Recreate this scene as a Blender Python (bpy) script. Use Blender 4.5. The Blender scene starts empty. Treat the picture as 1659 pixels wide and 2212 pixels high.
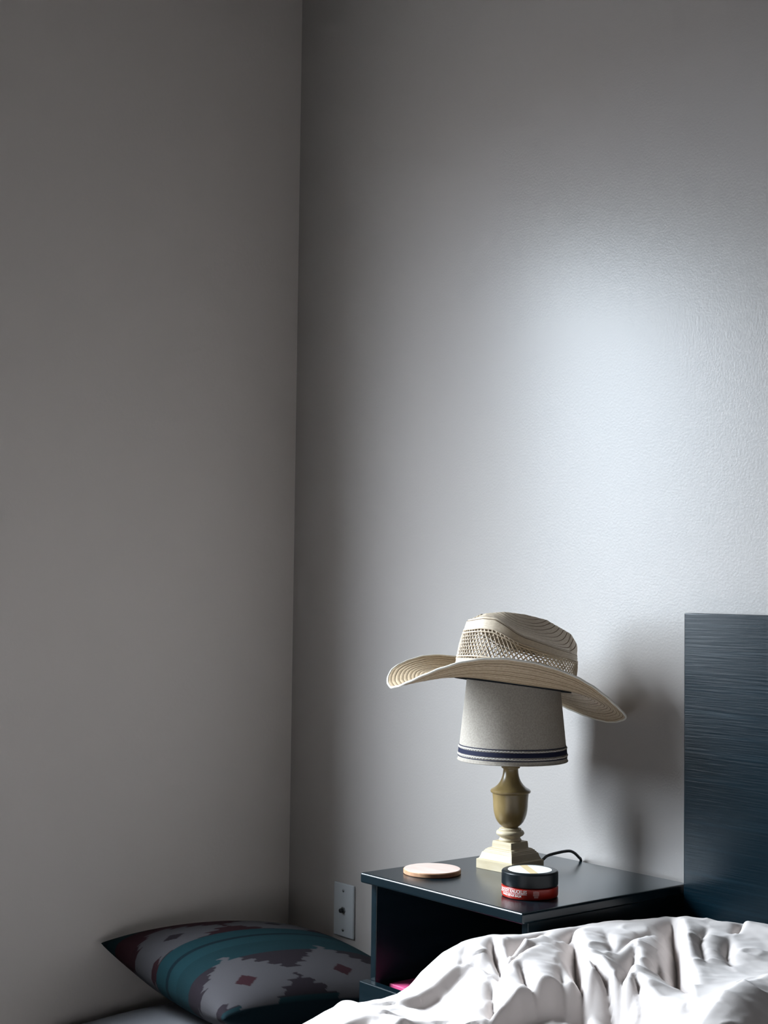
import bpy, math, random
import numpy as np
from mathutils import Matrix, Vector

S = bpy.context.scene
COL = S.collection
PI = math.pi

# ------------------------------------------------------------------ camera
CAM = np.array([2.79986708, -2.01219659, 1.0084923])
F_PX, W_PX, H_PX = 3239.81, 1659.0, 2212.0
YAW, PITCH, ROLL = map(math.radians, (39.11735888, 2.73830736, 0.70989972))
fw = np.array([-math.cos(YAW) * math.cos(PITCH), math.sin(YAW) * math.cos(PITCH), math.sin(PITCH)])
r0 = np.cross(fw, [0, 0, 1]); r0 /= np.linalg.norm(r0)
u0 = np.cross(r0, fw)
rt = math.cos(ROLL) * r0 + math.sin(ROLL) * u0
up = -math.sin(ROLL) * r0 + math.cos(ROLL) * u0
cam = bpy.data.cameras.new('camera')
cam.sensor_fit = 'VERTICAL'; cam.sensor_height = 24.0
cam.lens = 24.0 * F_PX / H_PX
cam.clip_start = 0.02
camo = bpy.data.objects.new('camera', cam); COL.objects.link(camo)
camo.matrix_world = Matrix(((rt[0], up[0], -fw[0], CAM[0]), (rt[1], up[1], -fw[1], CAM[1]),
                            (rt[2], up[2], -fw[2], CAM[2]), (0, 0, 0, 1)))
S.camera = camo

# ------------------------------------------------------------------ daylight
WIN_Y0, WIN_Y1, WIN_Z0, WIN_Z1 = -1.66, -0.80, 0.72, 1.95     # opening in the left wall
SKY_STRENGTH = 72.0
world = bpy.data.worlds.new('overcast_sky'); S.world = world
world.use_nodes = True
nt = world.node_tree; nt.nodes.clear()
geo = nt.nodes.new('ShaderNodeTexCoord'); sep = nt.nodes.new('ShaderNodeSeparateXYZ')
ramp = nt.nodes.new('ShaderNodeValToRGB'); mr = nt.nodes.new('ShaderNodeMapRange')
bg = nt.nodes.new('ShaderNodeBackground'); wo = nt.nodes.new('ShaderNodeOutputWorld')
mr.inputs['From Min'].default_value = -1; mr.inputs['From Max'].default_value = 1
nt.links.new(geo.outputs['Generated'], sep.inputs[0]); nt.links.new(sep.outputs['Z'], mr.inputs['Value'])
nt.links.new(mr.outputs[0], ramp.inputs[0]); nt.links.new(ramp.outputs[0], bg.inputs[0]); nt.links.new(bg.outputs[0], wo.inputs[0])
e = ramp.color_ramp.elements
e[0].position = 0.0; e[0].color = (0.05, 0.05, 0.05, 1)
e[1].position = 0.47; e[1].color = (0.08, 0.08, 0.085, 1)
for pos, c in ((0.495, (0.24, 0.265, 0.30, 1)), (0.56, (0.33, 0.365, 0.41, 1)), (0.65, (0.62, 0.68, 0.76, 1)), (0.82, (1.12, 1.20, 1.32, 1)), (1.0, (1.3, 1.38, 1.5, 1))):
    n = e.new(pos); n.color = c
bg.inputs['Strength'].default_value = SKY_STRENGTH
pl = bpy.data.lights.new('window_portal', 'AREA'); pl.shape = 'RECTANGLE'
pl.size = WIN_Y1 - WIN_Y0; pl.size_y = WIN_Z1 - WIN_Z0
pl.cycles.is_portal = True
plo = bpy.data.objects.new('window_portal', pl); COL.objects.link(plo)
plo.location = (-0.06, (WIN_Y0 + WIN_Y1) / 2, (WIN_Z0 + WIN_Z1) / 2)
plo.rotation_euler = Matrix(((0, 0, -1), (-1, 0, 0), (0, 1, 0))).to_euler()   # shines along +X

vs = S.view_settings
vs.view_transform = 'Standard'; vs.look = 'None'; vs.gamma = 1.0; vs.use_curve_mapping = False
vs.exposure = 0.0

# ------------------------------------------------------------------ helpers
def at(px, py, x=None, y=None, z=None):
    d = fw + rt * ((px - W_PX / 2) / F_PX) + up * ((H_PX / 2 - py) / F_PX)
    k, v = (0, x) if x is not None else (1, y) if y is not None else (2, z)
    return CAM + d * ((v - CAM[k]) / d[k])

def mat(name, color=(.5, .5, .5), rough=.5, spec=.5, metal=0.0, noise=None, bump=None, sheen=0.0):
    """principled material; noise=(scale(xyz), colour_b, lo, hi, detail), bump=(scale(xyz), strength, distance, detail)"""
    m = bpy.data.materials.new(name); m.use_nodes = True
    t = m.node_tree; b = t.nodes['Principled BSDF']
    b.inputs['Base Color'].default_value = (*color, 1)
    b.inputs['Roughness'].default_value = rough
    b.inputs['Specular IOR Level'].default_value = spec
    b.inputs['Metallic'].default_value = metal
    b.inputs['Sheen Weight'].default_value = sheen
    tc = t.nodes.new('ShaderNodeTexCoord')
    def nz(scale, detail):
        mp = t.nodes.new('ShaderNodeMapping'); mp.inputs['Scale'].default_value = scale
        n = t.nodes.new('ShaderNodeTexNoise'); n.inputs['Scale'].default_value = 1.0
        n.inputs['Detail'].default_value = detail
        t.links.new(tc.outputs['Object'], mp.inputs[0]); t.links.new(mp.outputs[0], n.inputs['Vector'])
        return n
    if noise:
        n = nz(noise[0], noise[4]); r = t.nodes.new('ShaderNodeValToRGB')
        r.color_ramp.elements[0].position = noise[2]; r.color_ramp.elements[0].color = (*color, 1)
        r.color_ramp.elements[1].position = noise[3]; r.color_ramp.elements[1].color = (*noise[1], 1)
        t.links.new(n.outputs['Fac'], r.inputs[0]); t.links.new(r.outputs[0], b.inputs['Base Color'])
    if bump:
        n = nz(bump[0], bump[3]); bp = t.nodes.new('ShaderNodeBump')
        bp.inputs['Strength'].default_value = bump[1]; bp.inputs['Distance'].default_value = bump[2]
        t.links.new(n.outputs['Fac'], bp.inputs['Height']); t.links.new(bp.outputs[0], b.inputs['Normal'])
    return m

def obj(name, verts, faces, m, parent=None, smooth=False, loc=None):
    me = bpy.data.meshes.new(name)
    me.from_pydata([tuple(map(float, v)) for v in verts], [], [tuple(map(int, f)) for f in faces])
    me.update()
    if smooth: me.polygons.foreach_set('use_smooth', [True] * len(me.polygons))
    for mm in (m if isinstance(m, (list, tuple)) else [m]): me.materials.append(mm)
    o = bpy.data.objects.new(name, me); COL.objects.link(o)
    if parent is not None: o.parent = parent
    if loc is not None: o.location = loc
    return o

def empty(name, loc, rot=(0, 0, 0)):
    o = bpy.data.objects.new(name, None); COL.objects.link(o)
    o.location = loc; o.rotation_euler = rot; o.empty_display_size = 0.05
    return o

def tag(o, label, cat, group=None):
    o['label'] = label; o['category'] = cat
    if group: o['group'] = group
    return o

def bevel(o, w, seg=2):
    md = o.modifiers.new('bevel', 'BEVEL'); md.width = w; md.segments = seg; md.limit_method = 'ANGLE'
    return o

def box_vf(a, b):
    (x0, y0, z0), (x1, y1, z1) = a, b
    v = [(x0, y0, z0), (x1, y0, z0), (x1, y1, z0), (x0, y1, z0), (x0, y0, z1), (x1, y0, z1), (x1, y1, z1), (x0, y1, z1)]
    f = [(0, 3, 2, 1), (4, 5, 6, 7), (0, 1, 5, 4), (1, 2, 6, 5), (2, 3, 7, 6), (3, 0, 4, 7)]
    return v, f

def box(name, a, b, m, parent=None, bev=0.0, seg=2):
    v, f = box_vf(a, b)
    o = obj(name, v, f, m, parent)
    if bev: bevel(o, bev, seg)
    return o

def boxes(name, lst, m, parent=None):
    V, F = [], []
    for a, b in lst:
        v, f = box_vf(a, b); k = len(V); V += v; F += [tuple(i + k for i in q) for q in f]
    return obj(name, V, F, m, parent)

def grid_faces(nu, nv, closed_u=False, flip=False):
    F = []
    for j in range(nv - 1):
        for i in range(nu if closed_u else nu - 1):
            a = j * nu + i; b = j * nu + (i + 1) % nu
            q = (a, b, b + nu, a + nu)
            F.append(q[::-1] if flip else q)
    return F

def lathe(name, prof, m, parent=None, n=64, caps=True, smooth=True, loc=None):
    """prof: list of (r, z) from bottom to top"""
    V = []
    for r, z in prof:
        for i in range(n):
            a = 2 * PI * i / n
            V.append((r * math.cos(a), r * math.sin(a), z))
    F = grid_faces(n, len(prof), True)
    if caps:
        F.append(tuple(range(n - 1, -1, -1))); k = (len(prof) - 1) * n
        F.append(tuple(range(k, k + n)))
    o = obj(name, V, F, m, parent, smooth, loc)
    if smooth:
        bevel_auto(o)
    return o

def bevel_auto(o, ang=35):
    me = o.data
    import bmesh
    bm = bmesh.new(); bm.from_mesh(me)
    bmesh.ops.recalc_face_normals(bm, faces=bm.faces)
    for ed in bm.edges:
        if len(ed.link_faces) == 2 and ed.calc_face_angle(0) > math.radians(ang): ed.smooth = False
    bm.to_mesh(me); bm.free()

def tube_vf(pts, rad, n=8, closed=False):
    pts = [np.array(q, float) for q in pts]
    V, F = [], []
    N = len(pts)
    ref = np.array([0.13, 0.31, 0.94])
    for i, q in enumerate(pts):
        t = pts[(i + 1) % N if closed else min(i + 1, N - 1)] - pts[(i - 1) % N if closed else max(i - 1, 0)]
        t /= np.linalg.norm(t) + 1e-12
        a = np.cross(t, ref); a /= np.linalg.norm(a); b = np.cross(t, a)
        r = rad[i] if hasattr(rad, '__len__') else rad
        for k in range(n):
            c = 2 * PI * k / n
            V.append(q + r * (a * math.cos(c) + b * math.sin(c)))
    for i in range(N if closed else N - 1):
        for k in range(n):
            a0 = i * n + k; a1 = i * n + (k + 1) % n
            j = (i + 1) % N
            F.append((a0, a1, j * n + (k + 1) % n, j * n + k))
    if not closed:
        F.append(tuple(range(n - 1, -1, -1))); F.append(tuple(range((N - 1) * n, N * n)))
    return V, F

def tube(name, pts, rad, m, parent=None, n=8, closed=False):
    V, F = tube_vf(pts, rad, n, closed)
    return obj(name, V, F, m, parent, True)

def smoothpath(pts, per=8):
    P = [np.array(q, float) for q in pts]; P = [2 * P[0] - P[1]] + P + [2 * P[-1] - P[-2]]
    out = []
    for i in range(1, len(P) - 2):
        for k in range(per):
            t = k / per
            a, b, c, d = P[i - 1], P[i], P[i + 1], P[i + 2]
            out.append(.5 * (2 * b + (c - a) * t + (2 * a - 5 * b + 4 * c - d) * t * t + (3 * b - a - 3 * c + d) * t ** 3))
    out.append(P[-2])
    return out

# ------------------------------------------------------------------ materials
WALL = mat('satin_wall_paint', (.425, .395, .375), .31, .36,
           bump=((230, 230, 230), .13, .002, 2.0))
LEFT_LIFTED = mat('fill_lifted_warm_wall_paint', (.735, .675, .635), .5, .25, bump=((120, 120, 120), .10, .003, 2.0))  # left wall lightened to stand in for missing fill light
CEIL = mat('ceiling_paint', (.25, .245, .24), .8)
FARWALL = mat("bounce_cutting_dark_wall_paint", (.09, .095, .10), .5, .2)  # unseen front wall kept dark to hold down bounce light
EASTWALL = mat("beige_wall_paint", (.34, .32, .30), .6, .2)
CARPET = mat('carpet', (.07, .062, .055), .95, .1, noise=((90, 90, 90), (.10, .09, .08), .35, .65, 3), bump=((300, 300, 300), .6, .004, 2))
TRIM = mat('white_trim_paint', (.62, .62, .60), .4)
VINYL = mat('white_window_vinyl', (.75, .75, .74), .4)
BLACKWOOD = mat('black_laminate', (.002, .007, .010), .24, .34, noise=((3, 3, 60), (.004, .010, .014), .35, .7, 4),
                bump=((8, 8, 220), .05, .001, 3))
GRAINWOOD = mat('black_brown_grained_veneer', (.001, .009, .015), .27, .22, noise=((4, 4, 110), (.004, .018, .028), .50, .85, 6),
                bump=((9, 9, 300), .32, .001, 5))

# ------------------------------------------------------------------ room
RX, RY, RZ = 4.6, -4.8, 2.5
T = .16
def structure(o): o['kind'] = 'structure'; return o
structure(boxes('wall_left', [((-T, RY - T, 0), (0, WIN_Y0, RZ)), ((-T, WIN_Y1, 0), (0, T, RZ)),
                              ((-T, WIN_Y0, 0), (0, WIN_Y1, WIN_Z0)), ((-T, WIN_Y0, WIN_Z1), (0, WIN_Y1, RZ))], LEFT_LIFTED))
structure(box('wall_back', (0, 0, 0), (RX + T, T, RZ), WALL))
structure(box('wall_right', (RX, RY, 0), (RX + T, 0, RZ), EASTWALL))
structure(box('wall_front', (0, RY - T, 0), (RX + T, RY, RZ), FARWALL))
structure(box('floor', (-T, RY - T, -.1), (RX + T, T, 0), CARPET))
structure(box('ceiling', (-T, RY - T, RZ), (RX + T, T, RZ + .1), CEIL))
structure(box('baseboard_back', (.013, -.013, 0), (RX, 0, .085), TRIM, bev=.004))
structure(box('baseboard_left', (0, RY, 0), (.013, 0, .085), TRIM, bev=.004))
wn = structure(empty('window_1', (-.03, (WIN_Y0 + WIN_Y1) / 2, WIN_Z0)))
hw, hh = (WIN_Y1 - WIN_Y0) / 2, WIN_Z1 - WIN_Z0
fr = boxes('window_frame', [((-.022, -hw, 0), (.022, -hw + .03, hh)), ((-.022, hw - .03, 0), (.022, hw, hh)),
                            ((-.022, -hw + .03, 0), (.022, hw - .03, .03)), ((-.022, -hw + .03, hh - .03), (.022, hw - .03, hh))], VINYL, wn)
gl = bpy.data.materials.new('window_glass'); gl.use_nodes = True
t = gl.node_tree; t.nodes.clear()
go = t.nodes.new('ShaderNodeOutputMaterial'); mx = t.nodes.new('ShaderNodeMixShader'); lw = t.nodes.new('ShaderNodeLayerWeight'); pw = t.nodes.new('ShaderNodeMath'); fz = t.nodes.new('ShaderNodeMath')
tr = t.nodes.new('ShaderNodeBsdfTransparent'); gs = t.nodes.new('ShaderNodeBsdfGlossy'); gs.inputs['Roughness'].default_value = .01
tr.inputs[0].default_value = (.95, .97, .97, 1); pw.operation = 'POWER'; pw.inputs[1].default_value = 5; fz.operation = 'MULTIPLY_ADD'; fz.inputs[1].default_value = .9; fz.inputs[2].default_value = .04
t.links.new(lw.outputs['Facing'], pw.inputs[0]); t.links.new(pw.outputs[0], fz.inputs[0])
t.links.new(fz.outputs[0], mx.inputs[0]); t.links.new(tr.outputs[0], mx.inputs[1]); t.links.new(gs.outputs[0], mx.inputs[2]); t.links.new(mx.outputs[0], go.inputs[0])
box('pane', (-.004, -hw + .03, .03), (.004, hw - .03, hh - .03), gl, wn)
box('window_sill', (.022, -hw, -.018), (.05, hw, 0), TRIM, wn, .004)

# ------------------------------------------------------------------ wall plate
PLATE = mat('grey_white_plastic', (.50, .53, .55), .4)
STEEL = mat('dull_steel', (.35, .36, .36), .35, .5, .9)
DARK = mat('black_rubber', (.012, .013, .015), .6)
wp = empty('coax_wall_plate', (.2096, 0, .3032))
tag(wp, 'pale plastic cable outlet plate with round centre connector on wall left of nightstand', 'wall plate')
o = box('plate', (-.035, -.0055, -.0572), (.035, 0, .0572), PLATE, wp, .003, 3)
V, F = tube_vf([(0, -.005, 0), (0, -.0085, 0)], .0075, 6)
cn = obj('connector', V, F, STEEL, wp); cn['label'] = 'hexagonal metal coax connector'
tube('pin', [(0, -.0085, 0), (0, -.0145, 0)], .0045, DARK, cn, 16)
for z in (.042, -.042):
    s = tube('screw', [(0, -.005, z), (0, -.0066, z)], .0032, STEEL, wp, 14)

# ------------------------------------------------------------------ nightstand
NX0, NX1, NYF, NYB, NH = .7631, 1.1603, -.3989, -.0095, .5139
ns = empty('nightstand', ((NX0 + NX1) / 2, NYF, 0))
tag(ns, 'black nightstand with open shelf and drawer between wall corner and bed', 'nightstand')
cx, cy = (NX0 + NX1) / 2, NYF
def nb(name, a, b, par=ns, bev=.0012, m=BLACKWOOD, seg=2):
    return box(name, (a[0] - cx, a[1] - cy, a[2]), (b[0] - cx, b[1] - cy, b[2]), m, par, bev, seg)
nb('top', (NX0, NYF, NH - .0172), (NX1, NYB, NH), bev=.0034, seg=4)
PX0, PX1 = NX0 + .008, NX1 - .008
PYF = NYF + .019
nb('side_panel', (PX0, PYF, 0), (PX0 + .014, NYB, NH - .0172))
nb('side_panel', (PX1 - .014, PYF, 0), (PX1, NYB, NH - .0172))
nb('back_panel', (PX0 + .014, NYB - .008, .03), (PX1 - .014, NYB, NH - .0172))
nb('bottom_panel', (PX0 + .014, PYF + .005, .03), (PX1 - .014, NYB - .008, .045))
nb('rail', (PX0 + .014, PYF + .002, .172), (PX1 - .014, PYF + .05, .186))
V, F = tube_vf([(PX0 + .014 - cx, -.357 - cy, .471), (PX0 + .0152 - cx, -.357 - cy, .471)], .0075, 20)
cc = obj('cam_cover', V, F, BLACKWOOD, ns)
for z0, z1 in ((.182, .3312), (.028, .178)):
    df = nb('drawer', (NX0 + .001, NYF, z0), (NX1 - .001, NYF + .0185, z1), bev=.0018)
    a, b = PX0 + .016, PX1 - .016
    off = .018
    for nm, p0, p1 in (('drawer_side', (a, NYF + .0185, z0 + .012), (a + .012, NYB - .03, z1 - off)),
                       ('drawer_side', (b - .012, NYF + .0185, z0 + .012), (b, NYB - .03, z1 - off)),
                       ('drawer_back', (a + .012, NYB - .042, z0 + .012), (b - .012, NYB - .03, z1 - off)),
                       ('drawer_bottom', (a + .012, NYF + .0185, z0 + .014), (b - .012, NYB - .042, z0 + .02))):
        nb(nm, p0, p1, df, .0008)

# pink carton in the upper drawer
PINK = mat('pink_card', (.55, .07, .19), .5)
pk = empty('pink_box', (.7985, -.3585, .2021))
tag(pk, 'bright pink box lying inside the open nightstand drawer', 'box')
box('box_body', (0, 0, 0), (.205, .145, .105), PINK, pk, .001)
box('box_lid', (-.0012, -.0012, .09), (.2062, .1462, .1254), PINK, pk, .001)

# ------------------------------------------------------------------ coaster, jar
COPPER = mat('pink_wood_face', (.62, .46, .40), .5, .4, noise=((14, 50, 14), (.70, .55, .49), .35, .7, 4))
COPEDGE = mat('brown_wood_edge', (.42, .22, .12), .45, .4, noise=((60, 60, 20), (.55, .32, .19), .35, .7, 3))
cs = empty('coaster', (.8405, -.3025, NH))
tag(cs, 'round pinkish wooden coaster lying on left front of black nightstand top', 'coaster')
R = .0495
lathe('rim', [(R - .0012, 0), (R, .0012), (R, .0068), (R - .0012, .008)], COPEDGE, cs, 80)
lathe('face', [(R - .0013, .0078), (R - .0016, .0083)], COPPER, cs, 80)

JAR_C = (1.0712, -.2965)
LID = mat('black_plastic_lid', (.003, .006, .008), .34, .28)
RED = mat('red_jar_label', (.40, .020, .010), .30, .35)
REDLIP = mat('dark_red_plastic', (.25, .010, .02), .2, .5)
jar = empty('balm_jar', (*JAR_C, NH))
tag(jar, 'small red jar with black screw lid on nightstand in front of lamp', 'jar')
JR = .0452
lathe('body', [(JR - .004, 0), (JR - .001, .0012), (JR, .004), (JR, .0165), (JR - .0005, .0172)], RED, jar, 96)
lathe('neck', [(JR - .0035, .0172), (JR - .003, .0205)], REDLIP, jar, 96)
lathe('lid', [(JR - .0012, .0185), (JR - .0002, .0195), (JR, .021), (JR, .0385), (JR - .0012, .0402), (JR - .003, .041)], LID, jar, 96)
LAB = bpy.data.materials.new('lid_label'); LAB.use_nodes = True
t = LAB.node_tree; b = t.nodes['Principled BSDF']; b.inputs['Roughness'].default_value = .45
tc = t.nodes.new('ShaderNodeTexCoord'); mp = t.nodes.new('ShaderNodeMapping'); mp.inputs['Rotation'].default_value = (0, 0, math.radians(-60))
sx = t.nodes.new('ShaderNodeSeparateXYZ'); rp = t.nodes.new('ShaderNodeValToRGB'); m1 = t.nodes.new('ShaderNodeMapRange')
m1.inputs['From Min'].default_value = -.036; m1.inputs['From Max'].default_value = .036
t.links.new(tc.outputs['Object'], mp.inputs[0]); t.links.new(mp.outputs[0], sx.inputs[0]); t.links.new(sx.outputs['X'], m1.inputs[0]); t.links.new(m1.outputs[0], rp.inputs[0]); t.links.new(rp.outputs[0], b.inputs['Base Color'])
rp.color_ramp.interpolation = 'CONSTANT'
els = rp.color_ramp.elements
els[0].position = 0; els[0].color = (.80, .81, .78, 1)
els[1].position = .38; els[1].color = (.70, .55, .30, 1)
n = els.new(.56); n.color = (.80, .81, .78, 1)
lb = lathe('lid_label', [(.0352, .0408), (.0350, .0413)], LAB, jar, 72)
lb['label'] = 'round white paper label with a tan stripe'

def text_mesh(body, size):
    cu = bpy.data.curves.new('t', 'FONT'); cu.body = body; cu.size = size; cu.resolution_u = 3; cu.offset = size * .022
    o = bpy.data.objects.new('t', cu); COL.objects.link(o)
    bpy.context.view_layer.update()
    dg = bpy.context.evaluated_depsgraph_get()
    me = bpy.data.meshes.new_from_object(o.evaluated_get(dg))
    V = np.array([v.co[:] for v in me.vertices]); F = [tuple(p.vertices) for p in me.polygons]
    bpy.data.objects.remove(o); bpy.data.curves.remove(cu); bpy.data.meshes.remove(me)
    return V, F
INK = mat('white_print', (.80, .74, .70), .4)
FAINT = mat('pink_print', (.55, .22, .20), .4)
PHI_CAM = math.atan2(CAM[1] - JAR_C[1], CAM[0] - JAR_C[0])        # the jar side turned to the bed
def wrap(name, V, F, m, end_ang, z, length, r=JR + .00018):
    w = V[:, 0].max() - V[:, 0].min(); k = length / w
    X = (V[:, 0] - V[:, 0].min()) * k; Z = V[:, 1] * k
    a = PHI_CAM + end_ang - (length - X) / r
    P = np.stack([r * np.cos(a), r * np.sin(a), z + Z], 1)
    return obj(name, P, F, m, jar)
V, F = text_mesh('BLOODY KNUCKLES', .01)
V[:, 1] *= 1.25
wrap('lettering', V, F, INK, -.10, .0106, .0560)
V, F = text_mesh('HAND REPAIR BALM', .01)
wrap('lettering', V, F, INK, -.30, .0048, .0400)
def strip(a0, a1, z0, z1, r=JR + .0002, n=24):
    V = []; 
    for i in range(n + 1):
        a = PHI_CAM + a0 + (a1 - a0) * i / n
        V += [(r * math.cos(a), r * math.sin(a), z0), (r * math.cos(a), r * math.sin(a), z1)]
    return V, [(2 * i, 2 * i + 2, 2 * i + 3, 2 * i + 1) for i in range(n)]
V, F = strip(-1.5, -.10, .0088, .0094)
obj('rule_line', V, F, INK, jar)
# fist emblem on the label front
Vf, Ff = [], []
for (xa, xb, za, zb) in ((.22, .27, .0115, .0150), (.275, .325, .0118, .0154), (.33, .38, .0116, .0151), (.385, .43, .0110, .0145), (.22, .43, .0078, .0112), (.25, .40, .0045, .0076)):
    V, F = strip(xa - .1, xb - .1, za, zb, n=4); k = len(Vf); Vf += V; Ff += [tuple(i + k for i in f) for f in F]
obj('fist_emblem', Vf, Ff, FAINT, jar)

# ------------------------------------------------------------------ lamp
LX, LY = .8862, -.162
PALEWOOD = mat('pale_plinth_wood', (.47, .39, .25), .5, .4, noise=((20, 20, 90), (.56, .48, .34), .35, .7, 4), bump=((20, 20, 150), .08, .001, 2))
OLIVEWOOD = mat('turned_olive_wood', (.17, .115, .042), .3, .5, noise=((45, 45, 18), (.27, .195, .085), .3, .72, 4))
DARKMETAL = mat('dark_bronze_socket', (.04, .03, .025), .4, .5, .6)
lamp = empty('table_lamp', (LX, LY, NH))
tag(lamp, 'turned wooden table lamp with linen shade on black nightstand', 'lamp')
ROT = math.radians(4.2)
def Z(z): return z - NH
def plinth(prof):
    V = []
    c, s = math.cos(ROT), math.sin(ROT)
    for h, z in prof:
        for a, b in ((-1, -1), (1, -1), (1, 1), (-1, 1)):
            V.append((h * (a * c - b * s), h * (a * s + b * c), z))
    F = grid_faces(4, len(prof), True)
    F.append((3, 2, 1, 0)); k = 4 * (len(prof) - 1); F.append((k, k + 1, k + 2, k + 3))
    return V, F
prof = [(.0418, 0), (.0418, .0160)]
# ogee flank between base slab and top block, with fine reeded steps
prof += [(.0402, .0166), (.0386, .0176), (.0368, .0215), (.0354, .0262), (.0346, .0285), (.0330, .0288), (.0326, .0308), (.0312, .0312), (.0306, .0332),
         (.0288, .0338), (.0278, .0352), (.0254, .0362), (.0226, .0368), (.0222, .0440), (.0216, .0478)]
V, F = plinth(prof)
bevel(obj('plinth', V, F, PALEWOOD, lamp), .0005)
ax = [(.0190, .0474), (.0198, .0490), (.0198, .0505), (.0176, .0532), (.0182, .0555), (.0222, .0575), (.0243, .0600), (.0246, .0618), (.0240, .0640), (.0222, .0660),
      (.0190, .0668), (.0196, .0682), (.0190, .0696), (.0150, .0706), (.0128, .0716)]
o = lathe('foot_rings', ax, PALEWOOD, lamp, 64)
o['label'] = 'paler turned rings below the vase body'
vase = [(.0126, .0714), (.0150, .0732), (.0190, .0765), (.0228, .0810), (.0258, .0865), (.0282, .0935), (.0296, .1010), (.0304, .1090), (.0307, .1170), (.0312, .1240), (.0318, .1290), (.0318, .1305),
        (.0345, .1318), (.0354, .1336), (.0352, .1356), (.0338, .1372), (.0318, .1382), (.0272, .1410), (.0228, .1450), (.0190, .1500), (.0162, .1555), (.0144, .1610), (.0135, .1665), (.0131, .1715),
        (.0136, .1735), (.0160, .1745), (.0166, .1765), (.0162, .1790), (.0140, .1800)]
o = lathe('vase_body', vase, OLIVEWOOD, lamp, 72)
lathe('neck_cap', [(.0100, .1800), (.0106, .1815), (.0100, .1835), (.0094, .1880), (.0094, .2150)], DARKMETAL, lamp, 32)
BULB = mat('white_glass_bulb', (.8, .8, .78), .3)
lathe('bulb', [(.012, .215), (.014, .222), (.022, .240), (.029, .258), (.030, .272), (.026, .288), (.015, .298), (.004, .302)], BULB, lamp, 32)
# shade
LINEN = mat('oatmeal_linen', (.32, .285, .245), .9, .1, noise=((380, 380, 380), (.40, .36, .31), .35, .65, 2), bump=((500, 500, 900), .25, .001, 2))
NAVY = mat('navy_ribbon', (.012, .014, .035), .8, .2)
CREAM = mat('cream_rope', (.52, .49, .45), .8, .2)
sh = empty('lamp_shade', (.0018, .0022, 0)); sh.parent = lamp
ZB, ZT, RB, RT = Z(.7032), Z(.852), .0962, .0806
def rs(z): return RB + (RT - RB) * (z - ZB) / (ZT - ZB)
n = 128
prof_o = [(rs(z), z) for z in np.linspace(ZB, ZT, 12)]
prof_i = [(r - .0015, z) for r, z in prof_o[::-1]]
pr = prof_o + prof_i + [prof_o[0]]
lathe('fabric_shade', pr, LINEN, sh, n, caps=False)
def ring(name, z0, z1, proud, m):
    zz = np.linspace(z0, z1, 3)
    p = [(rs(z0) - .0003, z0)] + [(rs(z) + proud, z) for z in zz] + [(rs(z1) - .0003, z1)]
    return lathe(name, p, m, sh, n, caps=False)
ring('navy_band', ZB + .0128, ZB + .0205, .0008, NAVY)
ring('thread', ZB + .0062, ZB + .0076, .0005, NAVY)
ring('thread', ZB + .0250, ZB + .0264, .0005, NAVY)
def rope(z):
    pts = [((rs(z) + .0006 + .0004 * math.sin(i * 2 * PI / 4)) * math.cos(2 * PI * i / 480), (rs(z) + .0006) * math.sin(2 * PI * i / 480), z + .0006 * math.sin(i * 2 * PI / 5)) for i in range(480)]
    return tube('rope_trim', pts, .0011, CREAM, sh, 6, True)
rope(ZB + .0102); rope(ZB + .0228)
tube('hem_roll', [(RB * math.cos(2 * PI * i / 96), RB * math.sin(2 * PI * i / 96), ZB) for i in range(96)], .0012, LINEN, sh, 6, True)
# spider and finial post carrying the shade
tube('spider_arm', [(-rs(Z(.80)) + .001, 0, Z(.80)), (rs(Z(.80)) - .001, 0, Z(.80))], .0015, DARKMETAL, sh, 8)
tube('spider_arm', [(0, -rs(Z(.80)) + .001, Z(.80)), (0, rs(Z(.80)) - .001, Z(.80))], .0015, DARKMETAL, sh, 8)
# power cord: leaves the plinth, loops up and drops behind the nightstand
cp = [(.905, -.128, .5225), (.920, -.118, .528), (.9165, -.100, .5335), (.918, -.075, .5365), (.919, -.050, .537), (.9185, -.035, .5325), (.9145, -.018, .522), (.908, -.0062, .5145), (.9065, -.0045, .49), (.906, -.0045, .30), (.906, -.0045, .12)]
tube('power_cord', [(x - LX, y - LY, z - NH) for x, y, z in smoothpath(cp, 8)], .0026, DARK, lamp, 10)

# ------------------------------------------------------------------ cowboy hat
STRAW = mat('natural_straw', (.47, .345, .215), .5, .45, noise=((220, 220, 600), (.60, .475, .325), .3, .7, 3), bump=((700, 700, 700), .3, .0008, 2))
STITCH = mat('straw_braid_groove', (.16, .105, .058), .8, .2)
RIMTAPE = mat('pale_rim_binding', (.78, .74, .66), .6, .3)
SWEAT = mat('black_sweatband', (.010, .014, .020), .6, .3)
HO = np.array([.912, -.185, .839])
hat = empty('cowboy_hat', HO)
tag(hat, 'straw cowboy hat with vented crown and curled brim hung on lamp shade', 'hat')
HAX = math.radians(58)
TILT, HROLL = math.radians(7.3), math.radians(-3.0)
# local axes: u along the brim to the right, v to the viewer, w up
ua = np.array([math.cos(HAX), math.sin(HAX), 0]); va = np.array([math.sin(HAX), -math.cos(HAX), 0]); wa = np.array([0, 0, 1.])
ua2 = math.cos(TILT) * ua - math.sin(TILT) * wa; wa2 = math.sin(TILT) * ua + math.cos(TILT) * wa
va3 = math.cos(HROLL) * va - math.sin(HROLL) * wa2; wa3 = math.sin(HROLL) * va + math.cos(HROLL) * wa2
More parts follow.
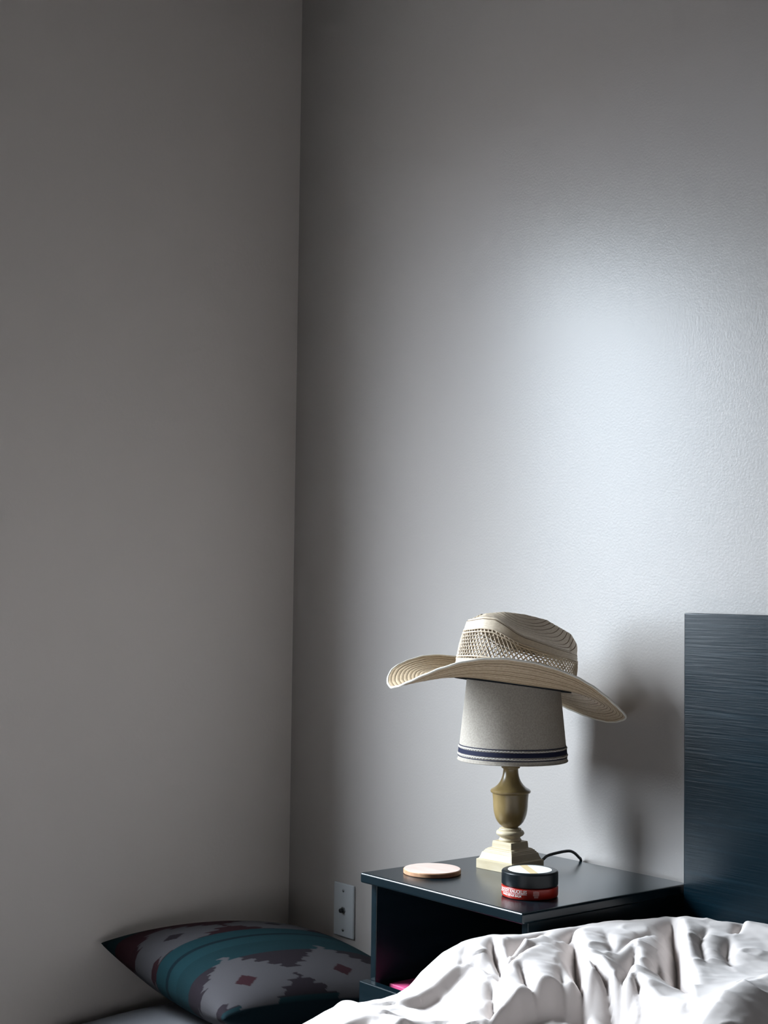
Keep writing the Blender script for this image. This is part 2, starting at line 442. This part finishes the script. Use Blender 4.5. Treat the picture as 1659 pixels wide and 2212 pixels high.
# right-handed frame for the empty: x = u, y = -v, z = w
hat.matrix_world = Matrix(((ua2[0], -va3[0], wa3[0], HO[0]), (ua2[1], -va3[1], wa3[1], HO[1]), (ua2[2], -va3[2], wa3[2], HO[2]), (0, 0, 0, 1)))
def hv(u, v, w): return (u, -v, w)
A_L, A_R, B_S = .1035, .1065, .0865
def crown_base(th):
    c, s = math.cos(th), math.sin(th)
    return (A_R if c > 0 else A_L) * c, B_S * s
def crown_top(th):
    c, s = math.cos(th), math.sin(th)
    return (.1075 if c > 0 else .0915) * c, .0735 * s
Hn = ([-1, -.8, -.6, -.45, -.2, -.05, .5, 1], [.099, .105, .105, .098, .085, .080, .069, .063])
Rz = ([-.10, -.081, -.067, -.035, 0, .04, .089, .108], [.088, .102, .112, .119, .1195, .1155, .098, .078])
def He(th): return float(np.interp(math.cos(th), *Hn))
NTH = 240
def ribs(d, pitch=.0042, amp=.00055): return amp * (abs(math.sin(PI * d / pitch)) ** .6 - .6)
def wall_ring(s, off=0.0):
    R_ = []
    for i in range(NTH):
        th = 2 * PI * i / NTH
        x0, y0 = crown_base(th); x1, y1 = crown_top(th); h = He(th)
        bulge = .003 * math.sin(PI * s)
        x = x0 + (x1 - x0) * s; y = y0 + (y1 - y0) * s
        L = math.hypot(x, y); k = 1 + (bulge + off + ribs(s * h)) / L
        R_.append(hv(x * k, y * k, s * h))
    return R_
def groove_rows(dists, pitch):
    """True for the row of faces where a stitched groove between two braids runs"""
    c = [math.floor(d / pitch) for d in dists]
    return [a != b for a, b in zip(c[:-1], c[1:])]
def set_grooves(o, flags):
    for j, f in enumerate(flags):
        if f:
            for i in range(NTH): o.data.polygons[j * NTH + i].material_index = 1
def rings_obj(name, rings, m, parent, flip=False, flags=None):
    V = [q for r in rings for q in r]
    o = obj(name, V, grid_faces(NTH, len(rings), True, flip), [m, STITCH] if flags else m, parent, True)
    if flags: set_grooves(o, flags)
    return o
SB0, SB1 = .30, .80
lower = [wall_ring(s) for s in np.linspace(0, SB0, 26)]
CROWN_STRAW = mat('light_lifted_crown_straw', (.60, .485, .355), .45, .5, noise=((220, 220, 600), (.72, .61, .48), .3, .7, 3), bump=((700, 700, 700), .3, .0008, 2))  # crown straw lightened to carry the strong window light falling on it
crn = rings_obj('crown', lower + [wall_ring(s, -.0016) for s in np.linspace(SB0, 0, 4)], CROWN_STRAW, hat, True)
upper = [wall_ring(s, -.0016) for s in np.linspace(1, SB1, 4)] + [wall_ring(s) for s in np.linspace(SB1, .97, 16)]
# rounded shoulder, scooped side dents, ridge with a shallow centre crease
NQ = 110
def crown_cap(u, v):
    am = .1075 if u > 0 else .0915
    c = max(-1, min(1, u / am))
    ve = .0735 * math.sqrt(max(1e-6, 1 - c * c))
    k = min(1, abs(v) / ve)
    edge = float(np.interp(c, *Hn)); rz = max(edge, float(np.interp(u, *Rz)))
    dent = 1 / (1 + math.exp(-(u + .056) / .010)) * (1 if u < .085 else max(0, 1 - (u - .085) / .022))
    KR = .42                                              # the two ridges either side of the centre crease
    if k < KR:
        z = rz - (.016 * dent + .004) * (1 - (k / KR) ** 2)
    else:
        f = (k - KR) / (1 - KR)
        flat = 1 - f ** 2.2; scoop = (1 - f) ** 1.25
        z = edge + (rz - edge) * (flat * (1 - dent) + scoop * dent) - .005 * dent * math.sin(PI * f)
    return z, k
for j in range(NQ):
    q = 1 - j / (NQ - 1) * .985
    ring_ = []
    for i in range(NTH):
        th = 2 * PI * i / NTH
        x1, y1 = crown_top(th); u, v = x1 * q, y1 * q
        z, k = crown_cap(u, v)
        fil = -.0035 * max(0, (q - .95) / .05) ** 2
        rib = ribs((1 - q) * .075 + .005, .0040, .0007)
        ring_.append(hv(u, v, z + fil + rib))
    upper.append(ring_)
V = [q for r in upper for q in r]
F = grid_faces(NTH, len(upper), True, True)
k = (len(upper) - 1) * NTH; F.append(tuple(range(k + NTH - 1, k - 1, -1)))
o = obj('crown_top', V, F, [CROWN_STRAW, STITCH], hat, True)
qs = [0] * 4 + list(np.linspace(0, .004, 16)) + [.005 + j / (NQ - 1) * .075 for j in range(NQ)]
set_grooves(o, groove_rows(qs, .0040))
# open lattice between the two solid crown courses
def wall_pt(th, s, off=0):
    x0, y0 = crown_base(th); x1, y1 = crown_top(th); h = He(th)
    x = x0 + (x1 - x0) * s; y = y0 + (y1 - y0) * s
    L = math.hypot(x, y); k = 1 + (.003 * math.sin(PI * s) + off) / L
    return np.array(hv(x * k, y * k, s * h))
VV, FF = [], []
NS = 76; ns_ = 10
for fam in (1, -1):
    for k in range(NS):
        th0 = 2 * PI * k / NS
        pts, rad = [], []
        for j in range(ns_):
            f = j / (ns_ - 1)
            s = SB0 - .01 + (SB1 - SB0 + .02) * f
            th = th0 + fam * (f - .5) * .36
            pts.append(wall_pt(th, s, -.0007 + .0005 * fam))
            ph = (th / (2 * PI) * 9) % 1
            tri = abs(ph - .5) * 2                                   # closed and open triangles alternate round the band
            rad.append(.00072 + (.00050 if abs(f - .5) * 1.3 + tri < .72 else 0))
        v, fc = tube_vf(pts, rad, 5)
        b0 = len(VV); VV += v; FF += [tuple(i + b0 for i in q) for q in fc]
lat = obj('vent_band', VV, FF, CROWN_STRAW, hat, True); lat['kind'] = 'stuff'
# rows of open stitches above and below the lattice
VV, FF = [], []
for s0, s1 in ((SB1 - .045, SB1 + .005), (SB0 - .005, SB0 + .045)):
    for e_ in (s0, s1):
        v, fc = tube_vf([wall_pt(2 * PI * i / 160, e_, 0) for i in range(160)], .0013, 5, True)
        b0 = len(VV); VV += v; FF += [tuple(i + b0 for i in q) for q in fc]
stc = obj('stitch_row', VV, FF, CROWN_STRAW, hat, True)
# brim
UL, UR, VO = .216, .203, .138
LIFT = [-.038, -.0335, -.0295, -.023, -.0135, -.001, .012, .023, .031, .036, .0365, .0315, .022, .008, -.007, -.021, -.0315, -.0355,
        -.029, -.0165, -.003, .0075, .018, .028, .034, .0355, .0315, .0215, .0075, -.0075, -.021, -.0315, -.0385, -.043, -.0445, -.0425]
def lift_at(th):
    a = (math.degrees(th) % 360) / 10; i = int(a) % 36; f = a - int(a); f = f * f * (3 - 2 * f) * .3 + f * .7
    return LIFT[i] * (1 - f) + LIFT[(i + 1) % 36] * f
def brim_ring(t, off):
    R_ = []
    for i in range(NTH):
        th = 2 * PI * i / NTH
        c, s = math.cos(th), math.sin(th)
        x0, y0 = crown_base(th)
        xo = (UR if c > 0 else UL) * math.copysign(abs(c) ** .92, c); yo = VO * math.copysign(abs(s) ** .92, s)
        end = abs(c) ** 2
        # the sides stay low near the crown and curl up at the rim, the ends droop evenly
        prof_ = (t ** 2.0) * (1 - end) + (t ** 1.2) * end
        low = -.003 * math.sin(PI * min(1, t * 1.15)) * (1 - end)
        ry = t ** (1 - .22 * (1 - end))
        x = x0 + (xo - x0) * t; y = y0 + (yo - y0) * ry
        w = lift_at(th) * prof_ + low + ribs(t * .095, .0056, .0009)
        R_.append(hv(x, y, w + off))
    return R_
NB = 130
BP = .0056
tt_ = np.linspace(0, 1, NB)
top_r = [brim_ring(t, .0009) for t in tt_]
bot_r = [brim_ring(t, -.0009) for t in tt_[::-1]]
gf = groove_rows(tt_ * .095, BP)
rings_obj('brim', top_r + bot_r, STRAW, hat, False, gf + [False] + gf[::-1])
tube('rim_binding', brim_ring(1.0, 0), .0019, RIMTAPE, hat, 8, True)
sb = []
for z, off in ((-.0045, -.0022), (.010, -.0022), (.028, -.0026), (.028, -.0036), (-.0045, -.0034), (-.0045, -.0022)):
    rr = []
    for i in range(NTH):
        th = 2 * PI * i / NTH
        x, y = crown_base(th); L = math.hypot(x, y); k = 1 + off / L
        rr.append(hv(x * k, y * k, z))
    sb.append(rr)
rings_obj('sweatband', sb, SWEAT, hat, True)

# ------------------------------------------------------------------ bed: headboard, rails, mattress, duvet
HX0, HYF, HZ = 1.174, -.0432, .9661
BX1, BY1 = 2.78, -2.02
bed = empty('bed', (HX0, HYF, 0))
tag(bed, 'bed with tall black grained wood headboard beside the nightstand', 'bed')
def bb(name, a, b, m=GRAINWOOD, bev=.0015):
    return box(name, (a[0] - HX0, a[1] - HYF, a[2]), (b[0] - HX0, b[1] - HYF, b[2]), m, bed, bev)
bb('headboard', (HX0, HYF, 0), (BX1, -.0145, HZ), bev=.0022)
bb('side_rail', (HX0 + .012, BY1, .10), (HX0 + .032, HYF, .30))
bb('side_rail', (BX1 - .032, BY1, .10), (BX1 - .012, HYF, .30))
bb('footboard', (HX0 + .012, BY1 - .025, 0), (BX1 - .012, BY1, .34))
bb('slat_base', (HX0 + .032, BY1, .16), (BX1 - .032, HYF, .18))
MATT = mat('bounce_cutting_dark_sheet', (.05, .052, .058), .9, .1)  # unseen bed surface made dark to reduce bounce onto lamp and hat
v, f = box_vf((HX0 + .05, BY1 + .02, .18), (BX1 - .05, HYF - .01, .385))
mt = obj('mattress', v, f, MATT); bevel(mt, .04, 4)
tag(mt, 'unseen mattress, coloured dark to cut bounce light, under the crumpled pale duvet', 'mattress')

SHEET = mat('pale_cotton_duvet', (.63, .575, .55), .85, .2, bump=((900, 900, 900), .12, .0006, 2), sheen=.15)

def sstep(a, b, x):
    t_ = np.clip((x - a) / (b - a), 0, 1); return t_ * t_ * (3 - 2 * t_)
rng = np.random.RandomState(7)
_perm = rng.rand(64, 64)
def vnoise(x, y):
    xi = np.floor(x).astype(int); yi = np.floor(y).astype(int); fx = x - xi; fy = y - yi
    fx = fx * fx * (3 - 2 * fx); fy = fy * fy * (3 - 2 * fy)
    g = lambda a, b: _perm[a % 64, b % 64]
    return (g(xi, yi) * (1 - fx) + g(xi + 1, yi) * fx) * (1 - fy) + (g(xi, yi + 1) * (1 - fx) + g(xi + 1, yi + 1) * fx) * fy

# crest of the duvet along the bed edge: (y, z)
CRY = [-2.1, -1.2, -.95, -.847, -.803, -.775, -.765, -.757, -.744, -.70, -.665, -.64, -.615, -.58, -.548, -.503, -.437, -.37, -.247, -.204, -.13, -.115, -.09, -.05]
CRZ = [.44, .43, .428, .430, .441, .4475, .4525, .4515, .4465, .444, .4465, .4545, .4735, .4925, .502, .504, .496, .4945, .4905, .4865, .480, .480, .472, .458]
EDGE = 1.205
def polydist(X, Y, P):
    """signed distance to the polyline P (positive on its left), parameter along it 0..1"""
    best = np.full(X.shape, 9.0); sg = np.zeros(X.shape); tt = np.zeros(X.shape)
    seg = np.linalg.norm(np.diff(P, axis=0), axis=1); tot = seg.sum(); acc = 0
    for i in range(len(P) - 1):
        a, b = P[i], P[i + 1]; d = b - a; L = seg[i]
        t_ = np.clip(((X - a[0]) * d[0] + (Y - a[1]) * d[1]) / L ** 2, 0, 1)
        qx, qy = a[0] + d[0] * t_, a[1] + d[1] * t_
        dist = np.hypot(X - qx, Y - qy)
        cr = (X - a[0]) * d[1] - (Y - a[1]) * d[0]
        m_ = dist < best
        best = np.where(m_, dist, best); sg = np.where(m_, np.sign(cr), sg); tt = np.where(m_, (acc + t_ * L) / tot, tt)
        acc += L
    return -best * sg, tt
# creases, traced as pixels of the photograph on the bed plane z:
# valley: soft shaded fall on one side, crisp rise on the other; step: falls away on its near side
def W2(P, z): return np.array([at(px, py, z=z)[:2] for px, py in P])
VALLEYS = [  # points, z, depth, soft width, crisp width, bulge
    ([(1062, 2036), (1066, 2062), (1088, 2106)], .485, .014, .016, .005, .006),
    ([(1186, 2024), (1150, 2046), (1120, 2068), (1102, 2088)], .485, .018, .022, .005, .006),
    ([(1266, 1999), (1240, 2014), (1220, 2028)], .49, .012, .020, .006, .005),
    ([(1240, 2030), (1246, 2070), (1254, 2115), (1264, 2156)], .485, .026, .026, .006, .010),
    ([(1272, 2116), (1300, 2150), (1345, 2190), (1380, 2205)], .475, .012, .014, .006, .006),
    ([(1372, 2068), (1362, 2110), (1340, 2172)], .48, .013, .024, .007, .006),
    ([(1452, 1978), (1463, 2030), (1468, 2095), (1492, 2165)], .485, .034, .034, .006, .014),
    ([(1372, 2160), (1384, 2182), (1400, 2198)], .475, .010, .012, .006, .004),
    ([(1606, 1993), (1596, 2006), (1588, 2018)], .49, .012, .014, .005, .004),
    ([(1016, 2038), (1008, 2060), (996, 2082)], .485, .007, .020, .010, .003),
    ([(1576, 2040), (1570, 2070), (1580, 2096)], .485, .007, .016, .010, .003),
    ([(1062, 2118), (1068, 2140), (1058, 2160)], .475, .012, .020, .007, .004),
    ([(1125, 2118), (1140, 2140), (1160, 2152)], .475, .010, .010, .006, .004),
    ([(1420, 2075), (1424, 2100), (1432, 2122)], .48, .010, .020, .010, .004),
    ([(1210, 2120), (1216, 2140), (1216, 2156)], .475, .008, .026, .012, .004),
    ([(1310, 2030), (1318, 2050), (1322, 2072)], .485, .006, .020, .012, .002),
    ([(1160, 2078), (1120, 2098), (1072, 2116)], .48, .007, .014, .006, .003),
    ([(1408, 2008), (1365, 2034), (1330, 2066)], .488, .006, .016, .008, .002),
    ([(1528, 2008), (1512, 2046), (1524, 2092)], .49, .006, .014, .008, .003),
    ([(1000, 2092), (1050, 2104), (1100, 2122)], .475, .006, .010, .005, .003),
]
STEPS = [    # points, z, drop, width, recovery width, lip
    ([(1010, 2126), (930, 2136), (862, 2146)], .455, .015, .016, .10, .003),
    ([(1475, 2222), (1380, 2180), (1290, 2160), (1200, 2150), (1120, 2152), (1040, 2166)], .472, .042, .022, .16, .008),
    ([(1700, 2062), (1659, 2083), (1560, 2142), (1500, 2178), (1455, 2216), (1430, 2240)], .53, .052, .15, .40, .040),
    ([(1120, 2208), (1040, 2200), (960, 2204)], .465, .022, .020, .10, .004),
    ([(920, 2192), (880, 2194), (840, 2206)], .455, .014, .018, .08, .003),
    ([(800, 2204), (760, 2206), (720, 2210)], .445, .014, .018, .08, .003),
]
def duvet_height(X, Y):
    z = np.interp(Y, CRY, CRZ)
    # the pile settles a little towards the middle of the bed
    inn = np.clip(X - EDGE, 0, 9)
    z = z * np.exp(-inn * 1.2) + .475 * (1 - np.exp(-inn * 1.2))
    z = z + np.interp(X, [1.2, 1.22, 1.27, 1.32, 1.37, 1.6, 2.8], [0, .002, .010, .018, .020, .024, .024]) * np.exp(-((Y + .08) / .07) ** 2)
    z = z + .009 * (vnoise(X * 9 + 3, Y * 9) - .5) * sstep(EDGE, EDGE + .1, X)
    wx = X + .03 * vnoise(X * 12, Y * 12 + 9); wy = Y + .03 * vnoise(X * 12 + 5, Y * 12)
    rid = 1 - np.abs(2 * vnoise(wx * 22 + wy * 12, wy * 14 - wx * 6 + 4) - 1)
    z = z + .0034 * (rid ** 3 - .3) * sstep(EDGE, EDGE + .05, X)
    rid2 = vnoise(wx * 70 - wy * 40, wy * 60 + wx * 45 + 20)
    z = z + .0012 * (rid2 - .5)
    for P, zz, D, wl, wr, B in VALLEYS:
        d, t_ = polydist(X, Y, W2(P, zz))
        tp = np.clip(np.sin(PI * np.clip(t_ * .94 + .03, 0, 1)), 0, 1) ** .6 * sstep(EDGE - .005, EDGE + .040, X) * 2.0
        left = -D * np.exp(-np.abs(d) / (wl * .55)); right = -D * np.exp(-np.abs(d) / (wr * .7)) + B * (1 - np.exp(-np.abs(d) / wr)) * np.exp(-np.abs(d) / .035)
        z = z + tp * np.where(d < 0, left, right)
    for P, zz, D, w, w2, B in STEPS:
        Q = W2(P, zz)
        d, t_ = polydist(X, Y, Q)
        tp = np.sqrt(np.clip(np.sin(PI * np.clip(t_ * .96 + .02, 0, 1)), 0, 1)) * np.where((t_ <= 0) | (t_ >= 1), np.exp(-(d / .05) ** 2), 1)
        fall = B - (B + D) * sstep(0, w, d) + D * sstep(w, w2, d)
        lip = B * np.exp(-np.abs(d) / min(.5 * w2, .05))
        z = z + tp * np.where(d > 0, fall, lip)
    return z
xs = np.concatenate([np.arange(EDGE, 1.95, .0028), np.linspace(1.955, 2.25, 30)])
ys = np.concatenate([np.linspace(-1.32, -1.10, 24)[:-1], np.arange(-1.10, -.052, .0028)])
R_E = .038
arc = [(-R_E * math.sin(a), -R_E * (1 - math.cos(a))) for a in np.linspace(PI / 2, 0, 14)[:-1]]
drop = [(-R_E - .004 * math.sin(k * 1.3), -R_E - (14 - k) * .014) for k in range(14)]
pro = drop + arc
NX = len(pro) + len(xs)
Vd = np.zeros((len(ys), NX, 3))
DE = lambda x, y: sstep(2.25, 2.05, x) * 0 + (1 - sstep(2.05, 2.25, x)) * sstep(-1.32, -1.15, y)   # duvet shortened out of view to lessen its bounce; hems sink onto the mattress
Yg, Xg = np.meshgrid(ys, xs, indexing='ij')
Zg = duvet_height(Xg, Yg); Zg = .402 + (Zg - .402) * DE(Xg, Yg)
for k, (dx, dz) in enumerate(pro):
    Vd[:, k, 0] = EDGE + dx; Vd[:, k, 1] = ys; Vd[:, k, 2] = Zg[:, 0] + dz
    rip = .010 * (vnoise(ys * 16 + 2, ys * 0 + k * .12) - .5) * min(1, (NX and (len(pro) - k) / 14))
    Vd[:, k, 0] -= rip
Vd[:, len(pro):, 0] = Xg; Vd[:, len(pro):, 1] = Yg; Vd[:, len(pro):, 2] = Zg
Vd[:, :, 2] = np.maximum(Vd[:, :, 2], .12)
o = obj('duvet', Vd.reshape(-1, 3), grid_faces(NX, len(ys)), SHEET, None, True)
sol = o.modifiers.new('thickness', 'SOLIDIFY'); sol.thickness = .012; sol.offset = -1
tag(o, 'crumpled pale cotton duvet heaped on the bed in front of nightstand', 'duvet')

# ------------------------------------------------------------------ cushions in the corner
def cushion_vf(W, D, Tt, n=110, ex=.45):
    """pillow in its own frame: a along +x (W), b along +y (D)"""
    g = np.linspace(-1, 1, n)
    A, B = np.meshgrid(g, g, indexing='ij')
    X = W / 2 * A * (1 - .05 * (1 - np.abs(B) ** 2) * np.abs(A) ** 3)
    Y = D / 2 * B * (1 - .05 * (1 - np.abs(A) ** 2) * np.abs(B) ** 3)
    h = (np.clip(1 - A ** 2, 0, 1) * np.clip(1 - B ** 2, 0, 1)) ** ex
    wr = .006 * (vnoise(A * 3 + 7, B * 3 + 2) - .5)
    Zt = Tt / 2 * h + wr * h; Zb = -Tt / 2 * h
    V = np.concatenate([np.stack([X, Y, Zt], -1).reshape(-1, 3), np.stack([X, Y, Zb], -1).reshape(-1, 3)])
    F = []
    for i in range(n - 1):
        for j in range(n - 1):
            a = i * n + j
            F.append((a, a + n, a + n + 1, a + 1)); k = n * n + a
            F.append((k, k + 1, k + n + 1, k + n))
    return V, F, A, B
def pin(o):
    import bmesh
    bm = bmesh.new(); bm.from_mesh(o.data); bmesh.ops.remove_doubles(bm, verts=bm.verts, dist=1e-5); bm.to_mesh(o.data); bm.free()
GREYF = mat('grey_pillowcase', (.165, .17, .185), .9, .15, bump=((600, 600, 600), .2, .001, 2))
V, F, A, B = cushion_vf(.62, .64, .165, 70, .24)
gp = obj('floor_pillow', V, F, GREYF, None, True); pin(gp)
gp.location = (.365, -.345, .0835)
tag(gp, 'plain grey pillow on floor beneath the patterned cushion', 'pillow')

# patterned cushion: u along the left wall, v out into the room
def pattern(u, v):
    """woven print with shade in its colours, u,v in 0..1; returns rgb"""
    saw = lambda x: 2 * np.abs((x % 1) - .5)
    teal = np.array([.0045, .020, .025]); dteal = np.array([.0025, .009, .013]); maroon = np.array([.020, .0065, .009])
    cream = np.array([.048, .046, .050]); brown = np.array([.012, .009, .012])  # weave colours darkened to carry the shade of the corner
    C = np.zeros(u.shape + (3,)); C[:] = dteal
    def put(m, c): C[m] = c
    fr_ = lambda x, n_: (np.floor(x * n_) + .5) / n_
    tooth = .020 * (saw(v * 34 + .3) - .5)                     # stepped, comb-like edges run along the weft
    put(v > .05, teal * .8); put((v > .11) & (v < .23), maroon)
    def diamond(u0, v0, a, b, c, hole=None):
        vs_ = fr_(v, 30)
        d = np.abs(u + tooth - u0) / a + np.abs(vs_ - v0) / b
        put(d < 1, c)
        if hole is not None: put((np.abs(u - u0) / a + np.abs(v - v0) / b) < .20, hole)
    put((v > .23) & (v < .44 + tooth), maroon * .8)
    for u0 in (.13, .60, 1.06): diamond(u0, .335, .25, .15, cream, brown)
    put((v > .44) & (v < .70), teal * 1.15)
    put((v > .515) & (v < .535), dteal); put((v > .60) & (v < .70), teal * .9)
    put((v > .70) & (v < .97), brown)
    for u0 in (.16, .60, 1.02): diamond(u0, .86, .24, .19, cream, maroon)
    put(v > .985, dteal)
    return C
CW, CD, CT = .50, .50, .17
V, F, A, B = cushion_vf(CW, CD, CT, 200)
pc = bpy.data.meshes.new('patterned_cushion')
CUSH = bpy.data.materials.new('shade_darkened_cushion_print'); CUSH.use_nodes = True
t = CUSH.node_tree; b = t.nodes['Principled BSDF']; b.inputs['Roughness'].default_value = .95; b.inputs['Specular IOR Level'].default_value = .1
at_ = t.nodes.new('ShaderNodeAttribute'); at_.attribute_name = 'print'
t.links.new(at_.outputs['Color'], b.inputs['Base Color'])
tc = t.nodes.new('ShaderNodeTexCoord'); nz_ = t.nodes.new('ShaderNodeTexNoise'); nz_.inputs['Scale'].default_value = 500; bp = t.nodes.new('ShaderNodeBump'); bp.inputs['Strength'].default_value = .3; bp.inputs['Distance'].default_value = .001
t.links.new(tc.outputs['Object'], nz_.inputs['Vector']); t.links.new(nz_.outputs['Fac'], bp.inputs['Height']); t.links.new(bp.outputs[0], b.inputs['Normal'])
cu = obj('patterned_cushion', V, F, CUSH, None, True)
ca = cu.data.color_attributes.new('print', 'FLOAT_COLOR', 'POINT')
Cc = pattern((A + 1) / 2, (B + 1) / 2).reshape(-1, 3)
Cc = np.concatenate([Cc, Cc]); ca.data.foreach_set('color', np.concatenate([Cc, np.ones((len(Cc), 1))], 1).ravel())
cu.data.update(); pin(cu)
tag(cu, 'teal, maroon and cream woven cushion with stepped diamonds lying in room corner', 'cushion')
# corners: A (far left, at the left wall), D (room corner), C (out in the room)
pA = np.array([.035, -.495, .268]); pD = np.array([.055, -.02, .215]); pC = np.array([.50, -.52, .235])
ud = (pD - pA); ud /= np.linalg.norm(ud)
vd = (pC - pA) - ud * ((pC - pA) @ ud); vd /= np.linalg.norm(vd)
nd = np.cross(ud, vd)
if nd[2] < 0:
    pass
cen = pA + ud * CW / 2 + vd * CD / 2
# x = u, y = v gives a downward normal, so the print is on both faces
cu.matrix_world = Matrix(((ud[0], vd[0], nd[0], cen[0]), (ud[1], vd[1], nd[1], cen[1]), (ud[2], vd[2], nd[2], cen[2]), (0, 0, 0, 1)))
